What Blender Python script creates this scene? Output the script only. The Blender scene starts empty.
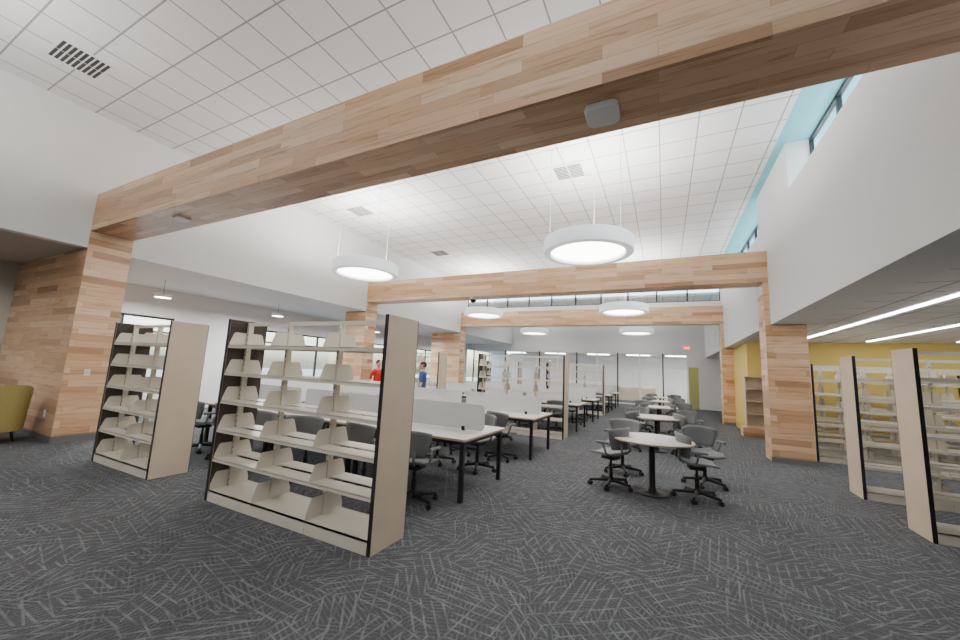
import bpy, bmesh, math, random
from mathutils import Vector, Matrix
random.seed(4)
C=bpy.context.scene.collection
# ---------------------------------------------------------------- materials
def newmat(name):
    m=bpy.data.materials.new(name); m.use_nodes=True
    nt=m.node_tree; b=nt.nodes["Principled BSDF"]
    return m,nt,b
def N(nt,t,**k):
    n=nt.nodes.new(t)
    for a,v in k.items(): setattr(n,a,v)
    return n
def plain(name,col,rough=.5,metal=0,noise=.04,scale=8,spec=.4):
    m,nt,b=newmat(name)
    b.inputs["Roughness"].default_value=rough; b.inputs["Metallic"].default_value=metal
    b.inputs["Specular IOR Level"].default_value=spec
    tc=N(nt,"ShaderNodeTexCoord"); no=N(nt,"ShaderNodeTexNoise"); no.inputs["Scale"].default_value=scale
    no.inputs["Detail"].default_value=4
    mx=N(nt,"ShaderNodeMix",data_type='RGBA')
    mx.inputs[6].default_value=tuple(c*(1-noise) for c in col)+(1,)
    mx.inputs[7].default_value=tuple(min(1,c*(1+noise)) for c in col)+(1,)
    nt.links.new(tc.outputs["Object"],no.inputs["Vector"]); nt.links.new(no.outputs["Fac"],mx.inputs[0])
    nt.links.new(mx.outputs[2],b.inputs["Base Color"])
    return m
def emis(name,col,st):
    m,nt,b=newmat(name)
    b.inputs["Base Color"].default_value=col+(1,); b.inputs["Emission Color"].default_value=col+(1,)
    b.inputs["Emission Strength"].default_value=st
    return m
def ramp(nt,pts):
    r=N(nt,"ShaderNodeValToRGB"); e=r.color_ramp.elements
    while len(e)<len(pts): e.new(.5)
    for i,(p,c) in enumerate(pts): e[i].position=p; e[i].color=c+(1,)
    return r
def wood():
    m,nt,b=newmat("maple_planks"); b.inputs["Roughness"].default_value=.33
    uv=N(nt,"ShaderNodeUVMap"); br=N(nt,"ShaderNodeTexBrick"); br.offset=.37; br.offset_frequency=2
    br.squash=1.25; br.squash_frequency=3
    for k,v in (("Scale",1),("Mortar Size",.0010),("Mortar Smooth",0),("Bias",0),("Brick Width",1.05),("Row Height",.118)): br.inputs[k].default_value=v
    br.inputs["Color1"].default_value=(0,0,0,1); br.inputs["Color2"].default_value=(1,1,1,1); br.inputs["Mortar"].default_value=(.0,.0,.0,1)
    nt.links.new(uv.outputs[0],br.inputs["Vector"])
    mp=N(nt,"ShaderNodeMapping"); mp.inputs["Scale"].default_value=(1.3,20,1); nt.links.new(uv.outputs[0],mp.inputs["Vector"])
    va=N(nt,"ShaderNodeVectorMath",operation='MULTIPLY_ADD'); va.inputs[1].default_value=(9,5,7)
    nt.links.new(br.outputs["Color"],va.inputs[0]); nt.links.new(mp.outputs[0],va.inputs[2])
    no=N(nt,"ShaderNodeTexNoise"); no.inputs["Scale"].default_value=1.2; no.inputs["Detail"].default_value=6; no.inputs["Distortion"].default_value=.9
    nt.links.new(va.outputs[0],no.inputs["Vector"])
    r1=ramp(nt,[(0,(.40,.215,.11)),(.14,(.60,.36,.20)),(.5,(.74,.475,.285)),(1,(.84,.62,.43))]); nt.links.new(br.outputs["Color"],r1.inputs[0])
    r2=ramp(nt,[(.28,(.66,.52,.42)),(.47,(.97,.95,.93)),(.8,(1.0,.97,.93))]); nt.links.new(no.outputs["Fac"],r2.inputs[0])
    mx=N(nt,"ShaderNodeMix",data_type='RGBA',blend_type='MULTIPLY'); mx.inputs[0].default_value=1
    nt.links.new(r1.outputs[0],mx.inputs[6]); nt.links.new(r2.outputs[0],mx.inputs[7])
    m2=N(nt,"ShaderNodeMix",data_type='RGBA'); nt.links.new(br.outputs["Fac"],m2.inputs[0]); nt.links.new(mx.outputs[2],m2.inputs[6]); m2.inputs[7].default_value=(.28,.16,.09,1)
    nt.links.new(m2.outputs[2],b.inputs["Base Color"])
    return m
def carpet():
    m,nt,b=newmat("carpet"); b.inputs["Roughness"].default_value=.95; b.inputs["Specular IOR Level"].default_value=.1
    tc=N(nt,"ShaderNodeTexCoord")
    def layer(vs,freq,width,off,base):
        ma=N(nt,"ShaderNodeMapping"); ma.inputs["Location"].default_value=(off,off*1.7,0); nt.links.new(tc.outputs["Object"],ma.inputs[0])
        vo=N(nt,"ShaderNodeTexVoronoi",voronoi_dimensions='2D'); vo.inputs["Scale"].default_value=vs; nt.links.new(ma.outputs[0],vo.inputs["Vector"])
        sp=N(nt,"ShaderNodeSeparateColor"); nt.links.new(vo.outputs["Color"],sp.inputs[0])
        q=N(nt,"ShaderNodeMath",operation='MULTIPLY'); q.inputs[1].default_value=4; nt.links.new(sp.outputs[0],q.inputs[0])
        fl=N(nt,"ShaderNodeMath",operation='FLOOR'); nt.links.new(q.outputs[0],fl.inputs[0])
        an=N(nt,"ShaderNodeMath",operation='MULTIPLY_ADD'); an.inputs[1].default_value=math.radians(48); an.inputs[2].default_value=base; nt.links.new(fl.outputs[0],an.inputs[0])
        vr=N(nt,"ShaderNodeVectorRotate",rotation_type='Z_AXIS'); nt.links.new(ma.outputs[0],vr.inputs["Vector"]); nt.links.new(an.outputs[0],vr.inputs["Angle"])
        sx=N(nt,"ShaderNodeSeparateXYZ"); nt.links.new(vr.outputs[0],sx.inputs[0])
        mu=N(nt,"ShaderNodeMath",operation='MULTIPLY'); mu.inputs[1].default_value=freq; nt.links.new(sx.outputs[0],mu.inputs[0])
        fr=N(nt,"ShaderNodeMath",operation='FRACT'); nt.links.new(mu.outputs[0],fr.inputs[0])
        lt=N(nt,"ShaderNodeMath",operation='LESS_THAN'); lt.inputs[1].default_value=width; nt.links.new(fr.outputs[0],lt.inputs[0])
        return lt
    a=layer(6.0,30,.34,0,.3); c=layer(3.4,14,.20,3.3,.75); d=layer(2.4,9,.11,7.1,.1)
    m0=N(nt,"ShaderNodeMath",operation='MAXIMUM'); nt.links.new(d.outputs[0],m0.inputs[0]); nt.links.new(c.outputs[0],m0.inputs[1])
    ha=N(nt,"ShaderNodeMath",operation='MULTIPLY'); ha.inputs[1].default_value=.5; nt.links.new(a.outputs[0],ha.inputs[0])
    mxm=N(nt,"ShaderNodeMath",operation='MAXIMUM'); nt.links.new(ha.outputs[0],mxm.inputs[0]); nt.links.new(m0.outputs[0],mxm.inputs[1])
    n1=N(nt,"ShaderNodeTexNoise"); n1.inputs["Scale"].default_value=110; n1.inputs["Detail"].default_value=3; nt.links.new(tc.outputs["Object"],n1.inputs["Vector"])
    n2=N(nt,"ShaderNodeTexNoise"); n2.inputs["Scale"].default_value=1.4; nt.links.new(tc.outputs["Object"],n2.inputs["Vector"])
    n3=N(nt,"ShaderNodeTexNoise"); n3.inputs["Scale"].default_value=9; n3.inputs["Detail"].default_value=3; nt.links.new(tc.outputs["Object"],n3.inputs["Vector"])
    r=ramp(nt,[(.3,(.060,.064,.069)),(.7,(.125,.13,.138))]); nt.links.new(n1.outputs["Fac"],r.inputs[0])
    r2=ramp(nt,[(.3,(.16,.166,.174)),(.7,(.27,.278,.29))]); nt.links.new(n1.outputs["Fac"],r2.inputs[0])
    fm=N(nt,"ShaderNodeMapRange"); fm.inputs[1].default_value=.35; fm.inputs[2].default_value=.6; fm.inputs[3].default_value=.25; fm.inputs[4].default_value=.95; nt.links.new(n3.outputs["Fac"],fm.inputs[0])
    fx=N(nt,"ShaderNodeMath",operation='MULTIPLY'); nt.links.new(fm.outputs[0],fx.inputs[0]); nt.links.new(mxm.outputs[0],fx.inputs[1])
    mx=N(nt,"ShaderNodeMix",data_type='RGBA'); nt.links.new(fx.outputs[0],mx.inputs[0]); nt.links.new(r.outputs[0],mx.inputs[6]); nt.links.new(r2.outputs[0],mx.inputs[7])
    r3=ramp(nt,[(.3,(.85,.85,.86)),(.7,(1,1,1))]); nt.links.new(n2.outputs["Fac"],r3.inputs[0])
    m3=N(nt,"ShaderNodeMix",data_type='RGBA',blend_type='MULTIPLY'); m3.inputs[0].default_value=1
    nt.links.new(mx.outputs[2],m3.inputs[6]); nt.links.new(r3.outputs[0],m3.inputs[7]); nt.links.new(m3.outputs[2],b.inputs["Base Color"])
    bp=N(nt,"ShaderNodeBump"); bp.inputs["Strength"].default_value=.4; bp.inputs["Distance"].default_value=.01; nt.links.new(n1.outputs["Fac"],bp.inputs["Height"]); nt.links.new(bp.outputs[0],b.inputs["Normal"])
    return m
def tiles(name,base,line):
    m,nt,b=newmat(name); b.inputs["Roughness"].default_value=.85; b.inputs["Specular IOR Level"].default_value=.15
    tc=N(nt,"ShaderNodeTexCoord"); br=N(nt,"ShaderNodeTexBrick"); br.offset=0; br.squash=1
    for k,v in (("Scale",1),("Mortar Size",.011),("Mortar Smooth",0),("Brick Width",.61),("Row Height",.61)): br.inputs[k].default_value=v
    br.inputs["Color1"].default_value=tuple(c*.96 for c in base)+(1,); br.inputs["Color2"].default_value=base+(1,); br.inputs["Mortar"].default_value=line+(1,)
    nt.links.new(tc.outputs["Object"],br.inputs["Vector"]); nt.links.new(br.outputs["Color"],b.inputs["Base Color"])
    return m
def glassmat(name,tint=(.93,.96,.96),refl=.12):
    m,nt,b=newmat(name); nt.nodes.remove(b); o=nt.nodes["Material Output"]
    t=N(nt,"ShaderNodeBsdfTransparent"); t.inputs[0].default_value=tint+(1,)
    g=N(nt,"ShaderNodeBsdfGlossy"); g.inputs["Roughness"].default_value=.02; mx=N(nt,"ShaderNodeMixShader"); mx.inputs[0].default_value=refl
    nt.links.new(t.outputs[0],mx.inputs[1]); nt.links.new(g.outputs[0],mx.inputs[2]); nt.links.new(mx.outputs[0],o.inputs[0])
    return m
WOOD=wood(); CARPET=carpet()
TILE=tiles("ceiling_tile",(.82,.82,.82),(.34,.34,.34))
PAINT=plain("wall_paint_white",(.78,.79,.795),.7,noise=.012,scale=2,spec=.2)
REVEAL=plain("reveal_sky_tint",(.22,.60,.66),.6,noise=.02)  # teal puts the bluish skylight on the gypsum into its base colour
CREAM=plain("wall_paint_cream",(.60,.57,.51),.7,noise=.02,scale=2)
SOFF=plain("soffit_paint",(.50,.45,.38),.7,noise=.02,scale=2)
YEL=plain("wall_paint_yellow",(.74,.56,.17),.7,noise=.02,scale=2)
DARKF=plain("window_frame_dark",(.03,.033,.036),.4)
BASEB=plain("baseboard_vinyl",(.16,.165,.17),.5)
MAPLE=plain("maple_laminate",(.68,.56,.42),.45,noise=.08,scale=5)
CREAMM=plain("cream_steel",(.73,.68,.58),.35,noise=.02)
DKPANEL=plain("dark_inner_panel",(.06,.045,.035),.6,noise=.3,scale=60)
BLACK=plain("black_metal",(.018,.018,.02),.4)
BLKP=plain("black_plastic",(.02,.02,.022),.5)
GREY=plain("grey_plastic",(.20,.208,.214),.45,noise=.03)
TOPW=plain("table_laminate_white",(.76,.74,.70),.35,noise=.02)
SCREEN=plain("screen_panel",(.72,.74,.74),.5,noise=.02)
EDGE=plain("table_edge_maple",(.50,.38,.25),.5)
WHITE=plain("white_enamel",(.82,.83,.84),.4,noise=.01)
VENTD=plain("vent_dark",(.05,.05,.05),.6)
LIME=plain("lime_upholstery",(.36,.30,.10),.85,noise=.15,scale=120)
SKIN=plain("skin",(.52,.33,.24),.5); HAIR=plain("hair_dark",(.03,.02,.015),.6)
RED=plain("red_shirt",(.60,.02,.02),.8); BLUE=plain("blue_shirt",(.04,.08,.25),.8); NAVY=plain("navy_trousers",(.03,.04,.07),.8)
GREEN=plain("green_paint",(.42,.42,.16),.6)
RINGM=emis("acrylic_ring",(.90,.95,1.0),.5)
GLOW=emis("diffuser_glow",(1,.91,.84),14)
GLOWD=emis("diffuser_glow_dimmed",(1,.91,.84),6.5)
LINE=emis("linear_glow",(1,1,1),26)
EXIT=emis("exit_red",(1,.05,.03),4)
GLASS=glassmat("clear_glass"); GLASS2=glassmat("partition_glass",(.95,.97,.97),.10)
GRASS=plain("outside_ground",(.30,.31,.27),.9,noise=.2,scale=.5)
# ---------------------------------------------------------------- mesh builder
class MB:
    def __init__(s): s.v=[]; s.f=[]; s.m=[]; s.mats=[]; s.sm=[]
    def mi(s,mat):
        if mat not in s.mats: s.mats.append(mat)
        return s.mats.index(mat)
    def add(s,vs,fs,mat,smooth=False):
        o=len(s.v); s.v+= [tuple(v) for v in vs]; i=s.mi(mat)
        for f in fs: s.f.append([o+a for a in f]); s.m.append(i); s.sm.append(smooth)
    def box(s,x0,x1,y0,y1,z0,z1,mat,M=None):
        vs=[Vector((x,y,z)) for z in (z0,z1) for y in (y0,y1) for x in (x0,x1)]
        if M: vs=[M@v for v in vs]
        s.add(vs,[(0,2,3,1),(4,5,7,6),(0,1,5,4),(2,6,7,3),(0,4,6,2),(1,3,7,5)],mat)
    def cyl(s,p0,p1,r0,r1,mat,n=12,caps=True):
        p0=Vector(p0);p1=Vector(p1);d=(p1-p0).normalized(); a=d.orthogonal().normalized(); b=d.cross(a)
        vs=[]
        for p,r in ((p0,r0),(p1,r1)):
            for i in range(n):
                t=2*math.pi*i/n; vs.append(p+(a*math.cos(t)+b*math.sin(t))*r)
        s.add(vs,[(i,(i+1)%n,n+(i+1)%n,n+i) for i in range(n)],mat,True)
        if caps: s.add(vs,[tuple(range(n))[::-1],tuple(range(n,2*n))],mat)
    def rev(s,prof,mat,n=32,c=(0,0,0),smooth=True):
        vs=[];k=len(prof)
        for r,z in prof:
            for i in range(n):
                t=2*math.pi*i/n; vs.append((c[0]+r*math.cos(t),c[1]+r*math.sin(t),c[2]+z))
        s.add(vs,[(j*n+i,j*n+(i+1)%n,(j+1)*n+(i+1)%n,(j+1)*n+i) for j in range(k-1) for i in range(n)],mat,smooth)
    def poly_yz(s,pts,x0,x1,mat):
        n=len(pts); vs=[(x0,y,z) for y,z in pts]+[(x1,y,z) for y,z in pts]
        s.add(vs,[tuple(range(n)),tuple(range(n,2*n))[::-1]]+[(i,n+i,n+(i+1)%n,(i+1)%n) for i in range(n)],mat)
    def mesh(s,name):
        me=bpy.data.meshes.new(name); me.from_pydata(s.v,[],s.f)
        for m in s.mats: me.materials.append(m)
        for p,i,q in zip(me.polygons,s.m,s.sm): p.material_index=i; p.use_smooth=q
        bm=bmesh.new(); bm.from_mesh(me); bmesh.ops.recalc_face_normals(bm,faces=bm.faces); bm.to_mesh(me); bm.free()
        uv=me.uv_layers.new(name="UVMap")
        for p in me.polygons:
            n=p.normal; ax=max(range(3),key=lambda k:abs(n[k]))
            for li in p.loop_indices:
                co=me.vertices[me.loops[li].vertex_index].co
                uv.data[li].uv=((co.y,co.z),(co.x,co.z),(co.x,co.y))[ax]
        me.update(); return me
def put(me,name,loc=(0,0,0),rz=0,sc=1):
    o=bpy.data.objects.new(name,me); C.objects.link(o); o.location=loc; o.rotation_euler=(0,0,rz); o.scale=(sc,)*3; return o
def slab(name,x0,x1,y0,y1,z0,z1,mat):
    b=MB(); b.box(x0,x1,y0,y1,z0,z1,mat); return put(b.mesh(name),name)
# ---------------------------------------------------------------- shell
XL=-9.45; XR=2.08; XO=-13.04; ZC=6.0; SL=3.47; SR=2.85; YB=-8.0; YE=17.35; YF=24.3
slab("floor",-13.2,9.2,YB,29,-.1,0,CARPET)
slab("ceiling",XL-.2,1.93,YB,YE,ZC,ZC+.1,TILE)
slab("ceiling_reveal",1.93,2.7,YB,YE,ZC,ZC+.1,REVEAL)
slab("ceiling_far",XL-.2,2.45,YE+.15,YF,5.1,5.2,TILE)
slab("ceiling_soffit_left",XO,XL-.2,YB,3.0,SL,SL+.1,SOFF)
slab("ceiling_soffit_left",XO,XL-.2,3.0,YF,SL,SL+.1,PAINT)
slab("wall_left_upper",XL-.2,XL,YB,YF,SL,ZC,PAINT)
slab("ceiling_soffit_right",XR+.37,2.68,YB,YF,SR,SR+.12,PAINT)
slab("ceiling_right",2.68,9.1,YB,YF,SR,SR+.1,TILE)
slab("wall_right_upper",XR,XR+.37,YB,YF,SR,5.1,PAINT)
def clerestory(name,y0,y1,n):
    b=MB(); x=2.42; z0,z1=5.1,ZC
    b.box(x,x+.06,y0,y1,z0,z0+.06,DARKF); b.box(x,x+.06,y0,y1,z1-.06,z1,DARKF)
    for i in range(n+1):
        y=y0+(y1-y0)*i/n; b.box(x,x+.06,max(y0,y-.03),min(y1,y+.03),z0,z1,DARKF)
    b.box(x+.025,x+.032,y0,y1,z0,z1,GLASS); put(b.mesh(name),name)
clerestory("window_1",-6,2.2,6); clerestory("window_2",3.4,8.1,4); clerestory("window_3",10.5,14.8,4)
for i,(a,c) in enumerate([(YB,-6),(2.2,3.4),(8.1,10.5),(14.8,YE)]): slab("wall_right_pier_%d"%(i+1),XR,XR+.4,a,c,5.1,ZC,PAINT)
slab("wall_right_far_upper",XR,XR+.37,YE,YF,5.1,5.2,PAINT)
b=MB(); b.box(XL,XR,YE,YE+.15,4.4,4.8,PAINT); b.box(XL,XR,YE,YE+.15,5.45,ZC,PAINT); put(b.mesh("wall_clerestory_far"),"wall_clerestory_far")
b=MB(); n=10
for i in range(n+1):
    x=XL+(XR-XL)*i/n; b.box(max(XL,x-.03),min(XR,x+.03),YE+.04,YE+.1,4.8,5.45,DARKF)
b.box(XL,XR,YE+.04,YE+.1,4.8,4.84,DARKF); b.box(XL,XR,YE+.04,YE+.1,5.41,5.45,DARKF); b.box(XL,XR,YE+.06,YE+.07,4.8,5.45,GLASS)
put(b.mesh("window_4"),"window_4")
ops=[(3.45,5.8,.9,2.66),(8.6,12.2,.9,2.66),(13.2,16.2,.9,2.66),(18,23,.9,2.66)]
b=MB(); y=YB
for (a,c,z0,z1) in ops:
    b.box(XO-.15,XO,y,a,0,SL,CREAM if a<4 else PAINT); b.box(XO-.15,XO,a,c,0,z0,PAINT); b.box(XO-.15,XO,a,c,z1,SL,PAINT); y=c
b.box(XO-.15,XO,y,YF,0,SL,PAINT); put(b.mesh("wall_left"),"wall_left")
for i,(a,c,z0,z1) in enumerate(ops):
    b=MB(); x=XO-.1; k=max(2,round((c-a)/1.1))
    b.box(x,x+.07,a,c,z0,z0+.05,DARKF); b.box(x,x+.07,a,c,z1-.06,z1,DARKF); b.box(x,x+.07,a,c,2.2,2.25,DARKF)
    for j in range(k+1):
        yy=a+(c-a)*j/k; b.box(x,x+.07,max(a,yy-.03),min(c,yy+.03),z0,z1,DARKF)
    b.box(x+.03,x+.036,a,c,z0,z1,GLASS); nm="window_%d"%(i+5); put(b.mesh(nm),nm)
slab("wall_back",-13.2,9.2,YB-.15,YB,0,ZC,PAINT)
slab("wall_right",9.1,9.25,YB,14.2,0,SR,CREAM)
slab("wall_yellow",2.35,9.1,14.2,14.35,0,SR,YEL)
slab("wall_yellow_return",2.35,2.5,14.35,16.74,0,SR,YEL)
slab("wall_right_far",3.6,3.75,16.85,YF,0,SR,CREAM)
slab("baseboard_yellow",2.35,9.1,14.185,14.2,0,.1,BASEB)
slab("baseboard_front_pier",XO,XL,2.665,2.68,0,.1,BASEB)
slab("baseboard_pier_side",XL+.02,XL+.03,2.68,3.3,0,.1,BASEB)
slab("wall_far_header",XO,3.75,YF,YF+.15,3.05,5.2,PAINT)
b=MB(); x0=-12.5; x1=1.2; n=11
for i in range(n+1):
    x=x0+(x1-x0)*i/n; b.box(x-.035,x+.035,YF+.02,YF+.1,0,3.05,WHITE if i%2 else DARKF)
for z in (0,2.2,2.99): b.box(x0,x1,YF+.03,YF+.09,z,z+.06,WHITE)
b.box(x0,x1,YF+.055,YF+.062,0,3.05,GLASS2); put(b.mesh("window_8"),"window_8")
slab("wall_far_end",-13.2,3.75,28.8,28.95,0,3.2,PAINT); slab("ceiling_back_room",-13.2,3.75,YF+.15,28.8,3.05,3.15,TILE)
slab("door_1",1.25,1.75,YF+.03,YF+.09,0,2.3,GREEN); slab("wall_far_right",1.75,3.75,YF,YF+.15,0,3.05,PAINT); slab("wall_far_transom",1.2,1.75,YF,YF+.15,2.3,3.05,PAINT)
b=MB()
for x in (-10,-7,-4,-1.5,.8): b.box(x-.7,x+.7,26.3,26.6,3.02,3.05,LINE)
put(b.mesh("linear_ceiling_light"),"linear_ceiling_light")
b=MB()
b.box(-11.2,-.5,28.6,28.78,0.9,2.2,WHITE); b.box(-11.2,-.5,28.1,28.78,0,.9,MAPLE); put(b.mesh("storage_cabinet"),"storage_cabinet")
# ---------------------------------------------------------------- beams + piers
BY=[(2.68,3.30),(9.85,10.4),(16.75,17.3)]
for a,c in BY: slab("wood_beam",XL,XR,a,c,3.80,4.50,WOOD)
k=1
for (a,c),xl in zip(BY,[XO+.01,-10.4,-11.2]):
    slab("wood_pier",xl,XL,a,c,0,SL-.005,WOOD); slab("trim_%d"%k,XL,XL+.02,a,c,0,3.80,WOOD); k+=1
for a,c in BY[1:]:
    slab("wood_pier",XR,XR+.6,a,c,0,SR-.005,WOOD); slab("trim_%d"%k,XR-.1,XR,a,c,0,3.80,WOOD)
    slab("baseboard_pier_%d"%k,XR-.11,XR+.61,a-.012,a,0,.1,BASEB); k+=1
slab("wood_plinth",2.1,3.6,13.75,14.18,0,.28,WOOD)
# ---------------------------------------------------------------- bookcases
def bookcase(nsec,w=.8,h=2.04,d=.45,name="bookcase"):
    b=MB(); W=nsec*w; pt=.035; yc=d/2
    for x0,inner in ((0,1),(W-pt,-1)):
        b.box(x0,x0+pt,0,d,0,h,MAPLE)
        xi=(x0+pt,x0+pt+.006) if inner>0 else (x0-.006,x0)
        b.box(xi[0],xi[1],.004,d-.004,.01,h-.004,DKPANEL)
        b.box(x0-.001,x0+pt+.001,-.006,0.0,0,h,BLACK); b.box(x0-.001,x0+pt+.001,d,d+.006,0,h,BLACK)
    for i in range(nsec+1):
        x=min(max(i*w,pt+.03),W-pt-.03)
        b.box(x-.018,x+.018,yc-.028,yc+.028,0,h-.02,CREAMM)
        for k in range(31): b.box(x-.005,x+.005,yc-.0295,yc+.0295,.12+k*.06,.14+k*.06,VENTD)
    b.box(pt,W-pt,yc-.015,yc+.015,h-.06,h-.02,CREAMM); b.box(pt,W-pt,yc-.004,yc+.004,.0,.10,CREAMM)
    levels=[.45,.77,1.09,1.41,1.73]
    for i in range(nsec):
        a=i*w+(pt+.008 if i==0 else .003); c=(i+1)*w-(pt+.008 if i==nsec-1 else .003)
        b.box(a,c,0.0,d,.10,.115,CREAMM); b.box(a,c,0,.012,.0,.115,CREAMM); b.box(a,c,d-.012,d,0,.115,CREAMM)
        def fin(xx,z,s):
            b.poly_yz([(yc+s*.03,z-.03),(yc+s*.215,z-.03),(yc+s*.215,z+.03),(yc+s*.175,z+.145),(yc+s*.155,z+.16),(yc+s*.03,z+.16)],xx,xx+.003,CREAMM)
        for xx in (a,c-.003):
            fin(xx,.14,-1); fin(xx,.14,1)
        for z in levels:
            for s in (-1,1):
                y0,y1=sorted((yc+s*.03,yc+s*(d/2-.002)))
                b.box(a,c,y0,y1,z,z+.006,CREAMM)
                yf=yc+s*(d/2-.002); b.box(a,c,min(yf,yf-s*.004),max(yf,yf-s*.004),z-.028,z+.006,CREAMM)
                for xx in (a,c-.003): fin(xx,z,s)
    return b.mesh(name)
BC3=bookcase(3,.803); BC2=bookcase(2,.81); BC4=bookcase(4,.9,h=2.06)
for y in (2.60,9.28,16.0):
    put(BC3,"bookcase",(-4.62,y,0)); put(BC2,"bookcase",(-7.52,y,0))
put(BC4,"bookcase",(2.52,5.91,0)); put(BC4,"bookcase",(2.55,7.53,0))
put(BC4,"bookcase",(2.9,10.6,0)); put(BC4,"bookcase",(2.9,11.8,0)); put(BC4,"bookcase",(2.9,13.0,0))
put(BC4,"bookcase",(3.4,18.2,0),math.pi/2)
b=MB(); b.box(0,.02,0,.3,0,1.5,MAPLE); b.box(.53,.55,0,.3,0,1.5,MAPLE); b.box(.02,.53,.28,.3,0,1.5,MAPLE)
for z in (0,.37,.74,1.11,1.48): b.box(.02,.53,0,.28,z,z+.02,MAPLE)
put(b.mesh("display_shelf"),"display_shelf",(2.2,13.8,.28))
# ---------------------------------------------------------------- tables
def study_table(L=1.82,W=1.28):
    b=MB(); b.box(0,L,0,W,.712,.737,EDGE); b.box(.002,L-.002,.002,W-.002,.737,.741,TOPW)
    for x in (.04,L-.09):
        for y in (.04,W-.09): b.box(x,x+.05,y,y+.05,.0,.712,BLACK)
        b.box(x,x+.05,.09,W-.09,.662,.712,BLACK)
    for y in (.05,W-.08): b.box(.09,L-.09,y,y+.03,.665,.712,BLACK)
    r=.05; z0,z1=.755,1.11; pts=[]
    for cx,cz,a0 in ((L-.06-r,z1-r,0),(.06+r,z1-r,90),(.06+r,z0+r,180),(L-.06-r,z0+r,270)):
        for k in range(5):
            t=math.radians(a0+k*22.5); pts.append((cx+r*math.cos(t),cz+r*math.sin(t)))
    n=len(pts); y0,y1=W/2-.012,W/2+.012
    vs=[(x,y0,z) for x,z in pts]+[(x,y1,z) for x,z in pts]
    b.add(vs,[tuple(range(n)),tuple(range(n,2*n))[::-1]]+[(i,n+i,n+(i+1)%n,(i+1)%n) for i in range(n)],SCREEN)
    for x in (.35,L-.4): b.box(x,x+.05,W/2-.02,W/2+.02,.741,.80,BLACK)
    return b.mesh("study_table")
ST=study_table()
rows=[4.07,6.72,10.75,13.4,17.5,20.2]
for y in rows:
    for i in range(3): put(ST,"study_table",(-2.14-1.83*(i+1),y,0))
def round_table():
    b=MB(); b.rev([(0,.712),(.52,.712),(.535,.72),(.535,.732),(.53,.74),(0,.741)],TOPW,48)
    b.rev([(.5355,.716),(.5365,.718),(.5365,.734),(.5355,.736)],EDGE,48)
    b.rev([(0,0),(.20,0),(.21,.008),(.18,.018),(.07,.03),(.05,.06),(.04,.1),(.04,.66),(.06,.69),(.2,.705),(.2,.712),(0,.712)],BLACK,32)
    return b.mesh("round_table")
RT=round_table(); ry=[5.95,9.35,12.7,16.0,19.3]
for y in ry: put(RT,"round_table",(-.17,y,0))
# ---------------------------------------------------------------- task chair
def chair():
    b=MB()
    for i in range(5):
        t=2*math.pi*i/5+.3; c,s=math.cos(t),math.sin(t)
        b.cyl((c*.03,s*.03,.10),(c*.29,s*.29,.075),.028,.018,BLKP,8)
        R=Matrix.Rotation(t+.8,3,'Z')
        for k in (-.014,.014):
            p=Vector((c*.29,s*.29,.03)); d=R@Vector((0,1,0)); b.cyl(p+d*(k-.010),p+d*(k+.010),.03,.03,BLKP,12)
        b.cyl((c*.29,s*.29,.03),(c*.29,s*.29,.09),.012,.012,BLKP,6)
    b.cyl((0,0,.07),(0,0,.14),.045,.04,BLKP,14); b.cyl((0,0,.14),(0,0,.28),.028,.028,BLACK,12); b.cyl((0,0,.28),(0,0,.40),.018,.018,BLACK,12)
    b.box(-.09,.09,-.10,.10,.39,.43,BLKP)
    def surf(fn,nu,nv,th,mat):
        P=[[Vector(fn(u/(nu-1),v/(nv-1))) for u in range(nu)] for v in range(nv)]
        vs=[];fs=[]
        nr=[[None]*nu for _ in range(nv)]
        for v in range(nv):
            for u in range(nu):
                du=P[v][min(u+1,nu-1)]-P[v][max(u-1,0)]; dv=P[min(v+1,nv-1)][u]-P[max(v-1,0)][u]
                nr[v][u]=du.cross(dv).normalized()
        for s in (0,1):
            for v in range(nv):
                for u in range(nu): vs.append(P[v][u]+nr[v][u]*th*s)
        K=nu*nv
        for v in range(nv-1):
            for u in range(nu-1):
                a=v*nu+u; q=(a,a+1,a+nu+1,a+nu); fs.append(q); fs.append(tuple(x+K for x in q[::-1]))
        ring=[u for u in range(nu)]+[v*nu+nu-1 for v in range(1,nv)]+[(nv-1)*nu+u for u in range(nu-2,-1,-1)]+[v*nu for v in range(nv-2,0,-1)]
        for i in range(len(ring)): a,c=ring[i],ring[(i+1)%len(ring)]; fs.append((a,c,c+K,a+K))
        b.add(vs,fs,mat,True)
    def seat(u,v):
        x=(u-.5)*2; y=-.23+.44*v; w=.235*(1-.10*(1-v)**2-.12*v*v)
        cr=1-.10*abs(x)**4*(1 if v<.15 else 0)
        return (x*w*cr,y, .455+.02*x*x-.035*max(0,(.25-v))*2 +.05*max(0,v-.8)*3)
    surf(seat,9,9,.028,GREY)
    def back(u,v):
        x=(u-.5)*2; w=.205+.075*math.sin(min(1,v*1.2)*math.pi/2); z=.55+.31*v
        z-= .035*abs(x)**3*(1 if v>.6 else 0)*v
        y=.215+.05*v-.15*x*x*(.6+.4*v)
        return (x*w,y,z)
    surf(back,11,8,.02,GREY)
    for x in (-.12,.12):
        b.cyl((x*.8,.17,.47),(x,.232,.53),.018,.018,GREY,8); b.cyl((x,.232,.53),(x,.215,.63),.018,.016,GREY,8)
    for s in (-1,1):
        b.cyl((s*.255,.10,.645),(s*.275,.0,.65),.02,.02,GREY,8); b.cyl((s*.275,.0,.65),(s*.275,-.08,.645),.022,.018,GREY,8)
        b.cyl((s*.27,.02,.64),(s*.22,.05,.47),.015,.018,GREY,8)
    return b.mesh("task_chair")
CH=chair()
def chair_at(x,y,rz): put(CH,"task_chair",(x,y,0),rz)
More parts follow.
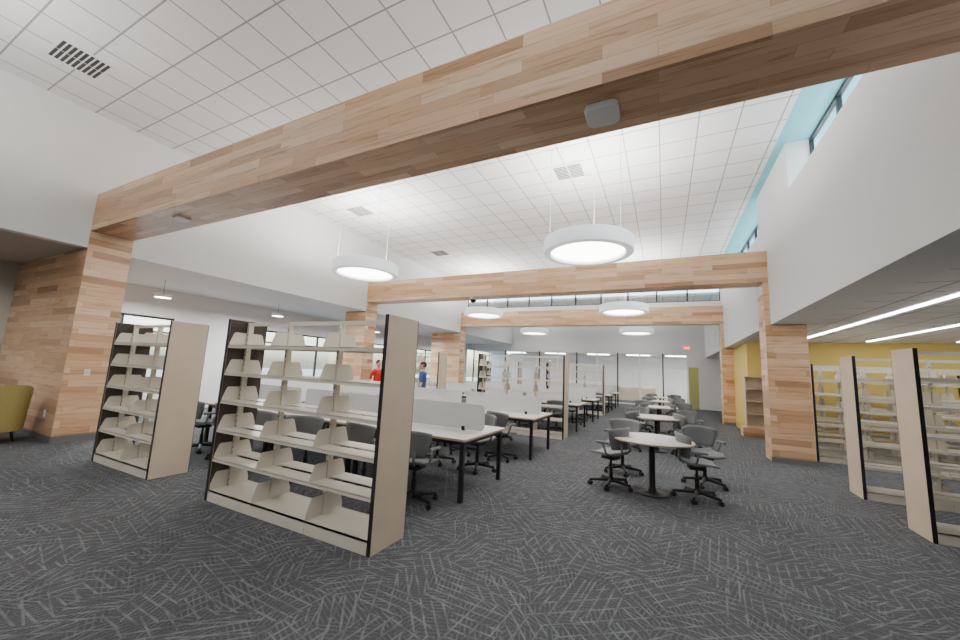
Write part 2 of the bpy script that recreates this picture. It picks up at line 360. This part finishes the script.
first=[(-.48,.0,-1.9),(.48,.10,1.75),(-.42,.95,-.45),(.62,.95,.5)]
for i,y in enumerate(ry):
    for dx,dy,rz in first:
        j=0 if i==0 else .05
        chair_at(-.17+dx*1.14+random.uniform(-j,j),y+dy+random.uniform(-j,j)-(0 if i==0 else .2),rz+random.uniform(-.2,.2))
for k,y in enumerate(rows):
    for i in range(3):
        for dx in (1.28,.50):
            x=-2.14-1.83*(i+1)+dx
            for s in (0,1):
                if random.random()<.1: continue
                yy=y-.22 if s==0 else y+1.50
                chair_at(x+random.uniform(-.03,.03),yy+random.uniform(0,.1)*(1 if s else -1),(math.pi if s==0 else 0)+random.uniform(-.4,.4))
# ---------------------------------------------------------------- pendants
def pend_mesh(top,glow):
    b=MB(); R=.84
    b.rev([(R,-.125),(R,.13),(R-.02,.145),(R-.14,.145),(R-.15,.13),(R-.15,.03)],RINGM,64)
    b.rev([(R,-.125),(R-.012,-.135),(R-.13,-.135),(R-.14,-.125),(R-.15,-.06)],RINGM,64)
    b.rev([(0,-.075),(R-.145,-.075)],glow,64)
    b.rev([(0,.03),(R-.15,.03)],WHITE,64)
    for k in range(3):
        t=math.radians(90+120*k); x,y=.75*math.cos(t),.75*math.sin(t)
        b.cyl((x,y,.14),(x,y,top),.004,.004,WHITE,6,False)
        b.cyl((x,y,top-.01),(x,y,top),.05,.05,WHITE,12)
    return b.mesh("pendant_light")
PM=pend_mesh(ZC-4.05,GLOW); PM1=pend_mesh(ZC-4.05,GLOWD); PM2=pend_mesh(5.1-4.05,GLOW)
for x in (-1.3,-7.0):
    for y in (-6.5,.02,7.15,14.4,21.5):
        o=put(PM2 if y>17 else (PM if y>3 else PM1),"pendant_light",(x,y,4.05))
        l=bpy.data.lights.new("uplight","AREA"); l.shape='DISK'; l.size=1.3; l.energy={-6.5:95,.02:80,7.15:260,14.4:240,21.5:150}[y]; l.color=(1,.97,.94)
        lo=bpy.data.objects.new("uplight",l); C.objects.link(lo); lo.parent=o; lo.location=(0,0,.16); lo.rotation_euler=(math.pi,0,0)
for x,a,c in ((3.44,5.2,12.9),(4.97,8.8,13.6),(6.64,3,13.6)):  # outermost row is added to brighten the right-hand ceiling
    b=MB(); b.box(x-.04,x+.04,a,c,SR-.012,SR,LINE); put(b.mesh("linear_ceiling_light"),"linear_ceiling_light")
b=MB(); b.rev([(.17,-.03),(.17,.05),(.15,.06),(0,.06)],WHITE,32); b.rev([(0,-.02),(.165,-.02)],LINE,32); b.cyl((0,0,.06),(0,0,.42),.004,.004,BLACK,6); b.cyl((0,0,.405),(0,0,.42),.04,.04,WHITE,12)
SPM=b.mesh("small_pendant_light")
for x,y,e in ((-11.4,0,50),(-11.4,4.74,110),(-11.4,7.9,110),(-11.4,12.6,100),(-11.6,15.4,90),(-11.4,20,90)):  # only the second is a known fixture; the others are added to light the alcove
    o=put(SPM,"small_pendant_light",(x,y,3.05))
    l=bpy.data.lights.new("down","AREA"); l.shape='DISK'; l.size=.3; l.energy=e; lo=bpy.data.objects.new("down",l); C.objects.link(lo); lo.parent=o; lo.location=(0,0,-.035)
# ---------------------------------------------------------------- ceiling fittings
def vent():
    b=MB(); b.box(-.33,.33,-.3,.3,-.012,0,WHITE)
    for s in (-1,1):
        for k in range(9):
            b.box(s*.15-.14,s*.15+.14,-.265+k*.06,-.228+k*.06,-.016,-.010,VENTD)
    return b.mesh("air_vent")
VM=vent()
for x,y in ((-7.95,1.79),(-1.8,7.65),(-7.85,7.6),(-7.7,11.7)): put(VM,"air_vent",(x,y,ZC))
b=MB()
pts=[]
for cx,cy,a0 in ((.08,.08,0),(-.08,.08,90),(-.08,-.08,180),(.08,-.08,270)):
    for k in range(6):
        t=math.radians(a0+k*18); pts.append((cx+.055*math.cos(t),cy+.055*math.sin(t)))
n=len(pts); L=[(1,0),(1,-.035),(.9,-.05),(.0,-.056)]
vs=[(x*q,y*q,z) for q,z in L for x,y in pts]
b.add(vs,[(j*n+i,j*n+(i+1)%n,(j+1)*n+(i+1)%n,(j+1)*n+i) for j in range(3) for i in range(n)],WHITE,False); SP=b.mesh("wireless_access_point")
put(SP,"wireless_access_point",(-.43,3.0,3.798)); put(SP,"wireless_access_point",(-6.97,2.98,3.798),sc=.75)
b=MB(); b.rev([(.12,0),(.12,-.06),(.10,-.07)],WHITE,24); b.rev([(.10,-.07),(.09,-.12),(.05,-.16),(0,-.17)],BLKP,24); put(b.mesh("dome_camera"),"dome_camera",(-5.25,10.0,3.798))
b=MB(); b.box(-.18,.18,-.03,0,-.1,.1,WHITE); b.box(-.15,.15,-.034,-.03,-.07,.07,EXIT); put(b.mesh("exit_sign"),"exit_sign",(1.2,YF,3.4))
b=MB(); b.box(-.04,.04,-.008,0,-.06,.06,WHITE); b.box(-.015,.015,-.011,-.008,-.03,.03,CREAMM); put(b.mesh("wall_outlet"),"wall_outlet",(-9.9,2.68,.45))
put(b.mesh("light_switch"),"light_switch",(XL+.02,2.98,1.2),math.pi/2)
# ---------------------------------------------------------------- lounge chair
b=MB(); nu,nv=21,7
def lc(u,v,o):
    t=math.radians(-30+240*u); r=.40+.03*v-o; hgt=.26+.42*math.sin(math.pi*u)**1.2
    return (r*math.cos(t),r*math.sin(t),.18+hgt*v)
for o in (0,.09):
    P=[lc(u/(nu-1),v/(nv-1),o) for v in range(nv) for u in range(nu)]
    b.add(P,[(v*nu+u,v*nu+u+1,(v+1)*nu+u+1,(v+1)*nu+u) for v in range(nv-1) for u in range(nu-1)],LIME,True)
def strip(a,c):
    n=len(a)
    b.add(list(a)+list(c),[(i,i+1,n+i+1,n+i) for i in range(n-1)],LIME,True)
strip([lc(u/(nu-1),1,0) for u in range(nu)],[lc(u/(nu-1),1,.09) for u in range(nu)])
for u in (0,1): strip([lc(u,v/(nv-1),0) for v in range(nv)],[lc(u,v/(nv-1),.09) for v in range(nv)])
b.rev([(0,.18),(.36,.18),(.37,.22),(.37,.40),(.34,.44),(0,.455)],LIME,32)
for k in range(4):
    t=math.radians(45+90*k); b.cyl((.28*math.cos(t),.28*math.sin(t),.19),(.32*math.cos(t),.32*math.sin(t),0),.022,.014,BLACK,8)
LC=b.mesh("lounge_chair"); put(LC,"lounge_chair",(-10.1,2.05,0),math.radians(-60),1.12)
# ---------------------------------------------------------------- people
def person(name,loc,rz,shirt):
    V=[];E=[];R=[]
    def p(x,y,z,r,par=None):
        V.append((x,y,z)); R.append(r); i=len(V)-1
        if par is not None: E.append((par,i))
        return i
    pel=p(0,0,.95,(.15,.105)); wa=p(0,0,1.10,(.135,.095),pel); ch=p(0,-.01,1.30,(.165,.11),wa); sh=p(0,0,1.43,(.12,.08),ch); nk=p(0,-.005,1.50,(.052,.052),sh); hb=p(0,-.02,1.57,(.06,.065),nk)
    for s in (-1,1):
        s1=p(s*.17,0,1.42,(.06,.06),sh); e=p(s*.24,.03,1.14,(.043,.043),s1); w=p(s*.25,-.07,.90,(.028,.028),e); h=p(s*.245,-.10,.83,(.018,.036),w)
        for k,(dy,l) in enumerate(((-.032,.07),(-.011,.082),(.011,.078),(.030,.062))):
            a=p(s*.243,-.105+dy,.79,(.009,.009),h); c=p(s*.235,-.11+dy,.79-l*.6,(.008,.008),a); p(s*.222,-.11+dy,.79-l,(.007,.007),c)
        t=p(s*.235,-.145,.81,(.010,.010),h); p(s*.225,-.16,.775,(.008,.008),t)
        hp=p(s*.09,0,.88,(.088,.092),pel); kn=p(s*.10,-.02,.49,(.058,.06),hp); an=p(s*.10,.02,.10,(.038,.042),kn); p(s*.11,-.13,.035,(.036,.03),an)
    me=bpy.data.meshes.new(name); me.from_pydata(V,E,[]); o=bpy.data.objects.new(name,me); C.objects.link(o)
    sk=o.modifiers.new("s",'SKIN'); sk.use_smooth_shade=True
    for i,d in enumerate(me.skin_vertices[0].data): d.radius=R[i]; d.use_root=(i==0)
    ss=o.modifiers.new("u",'SUBSURF'); ss.levels=1; ss.render_levels=1
    bpy.context.view_layer.update()
    ev=o.evaluated_get(bpy.context.evaluated_depsgraph_get()); nm=bpy.data.meshes.new_from_object(ev); o.modifiers.clear()
    nm.materials.clear()
    for m in (SKIN,shirt,NAVY,HAIR): nm.materials.append(m)
    bm=bmesh.new(); bm.from_mesh(nm)
    def ell(c,r,seg=20):
        g=bmesh.ops.create_uvsphere(bm,u_segments=seg,v_segments=14,radius=1)
        for v in g["verts"]: v.co=Vector((c[0]+v.co.x*r[0],c[1]+v.co.y*r[1],c[2]+v.co.z*r[2]))
        return g["verts"]
    base=set(bm.faces)
    hv=ell((0,-.025,1.64),(.076,.095,.118))
    for v in hv:
        if v.co.z<1.62: k=(1.62-v.co.z)/.1; v.co.x*=1-.25*k
    ell((0,-.122,1.625),(.013,.02,.024),8)
    for s in (-1,1): ell((s*.078,-.015,1.635),(.012,.022,.032),8)
    skinf=set(bm.faces)-base; done=set(bm.faces)
    for s in (-1,1): ell((s*.03,-.108,1.655),(.012,.009,.008),8)
    eyes=set(bm.faces)-done; done=set(bm.faces)
    ell((0,-.111,1.578),(.026,.008,.006),8); lips=set(bm.faces)-done; done=set(bm.faces)
    ell((0,-.008,1.672),(.083,.098,.098)); hair=set(bm.faces)-done
    for f in bm.faces:
        f.smooth=True; c=f.calc_center_median()
        if f in hair or f in eyes: f.material_index=3
        elif f in lips: f.material_index=0
        elif f in skinf: f.material_index=0
        else:
            arm=abs(c.x)>.19
            if arm and c.z<1.18: f.material_index=0
            elif c.z>1.475: f.material_index=0
            elif c.z>.93 or arm: f.material_index=1
            elif c.z>.08: f.material_index=2
            else: f.material_index=3
    bm.to_mesh(nm); bm.free()
    zmin=min(v.co.z for v in nm.vertices)
    o.data=nm; o.location=(loc[0],loc[1],-zmin); o.rotation_euler=(0,0,rz)
person("standing_man",(-6.14,8.86,0),-1.2,BLUE)
person("standing_woman",(-7.8,8.86,0),1.3,RED)
# ---------------------------------------------------------------- outside + world
slab("ground_outside",-80,-13.25,-60,80,-.4,-.2,GRASS)
w=bpy.data.worlds.new("World"); bpy.context.scene.world=w; w.use_nodes=True; nt=w.node_tree
sky=nt.nodes.new("ShaderNodeTexSky"); sky.sky_type='NISHITA'; sky.sun_elevation=math.radians(42); sky.sun_rotation=math.radians(90); sky.sun_disc=False; sky.air_density=1.2; sky.dust_density=3
bg=nt.nodes["Background"]; nt.links.new(sky.outputs[0],bg.inputs[0]); bg.inputs[1].default_value=1.6
# ---------------------------------------------------------------- camera
M=Matrix(((.89674,.01669,.44225),(.44000,-.14109,-.88685),(.04759,.98986,-.13386)))
c=bpy.data.cameras.new("camera"); c.lens=370.9*36/960; c.sensor_width=36; c.clip_start=.05; c.clip_end=300
o=bpy.data.objects.new("camera",c); C.objects.link(o)
o.matrix_world=Matrix.Translation((0,0,1.58))@M.to_4x4()
bpy.context.scene.camera=o
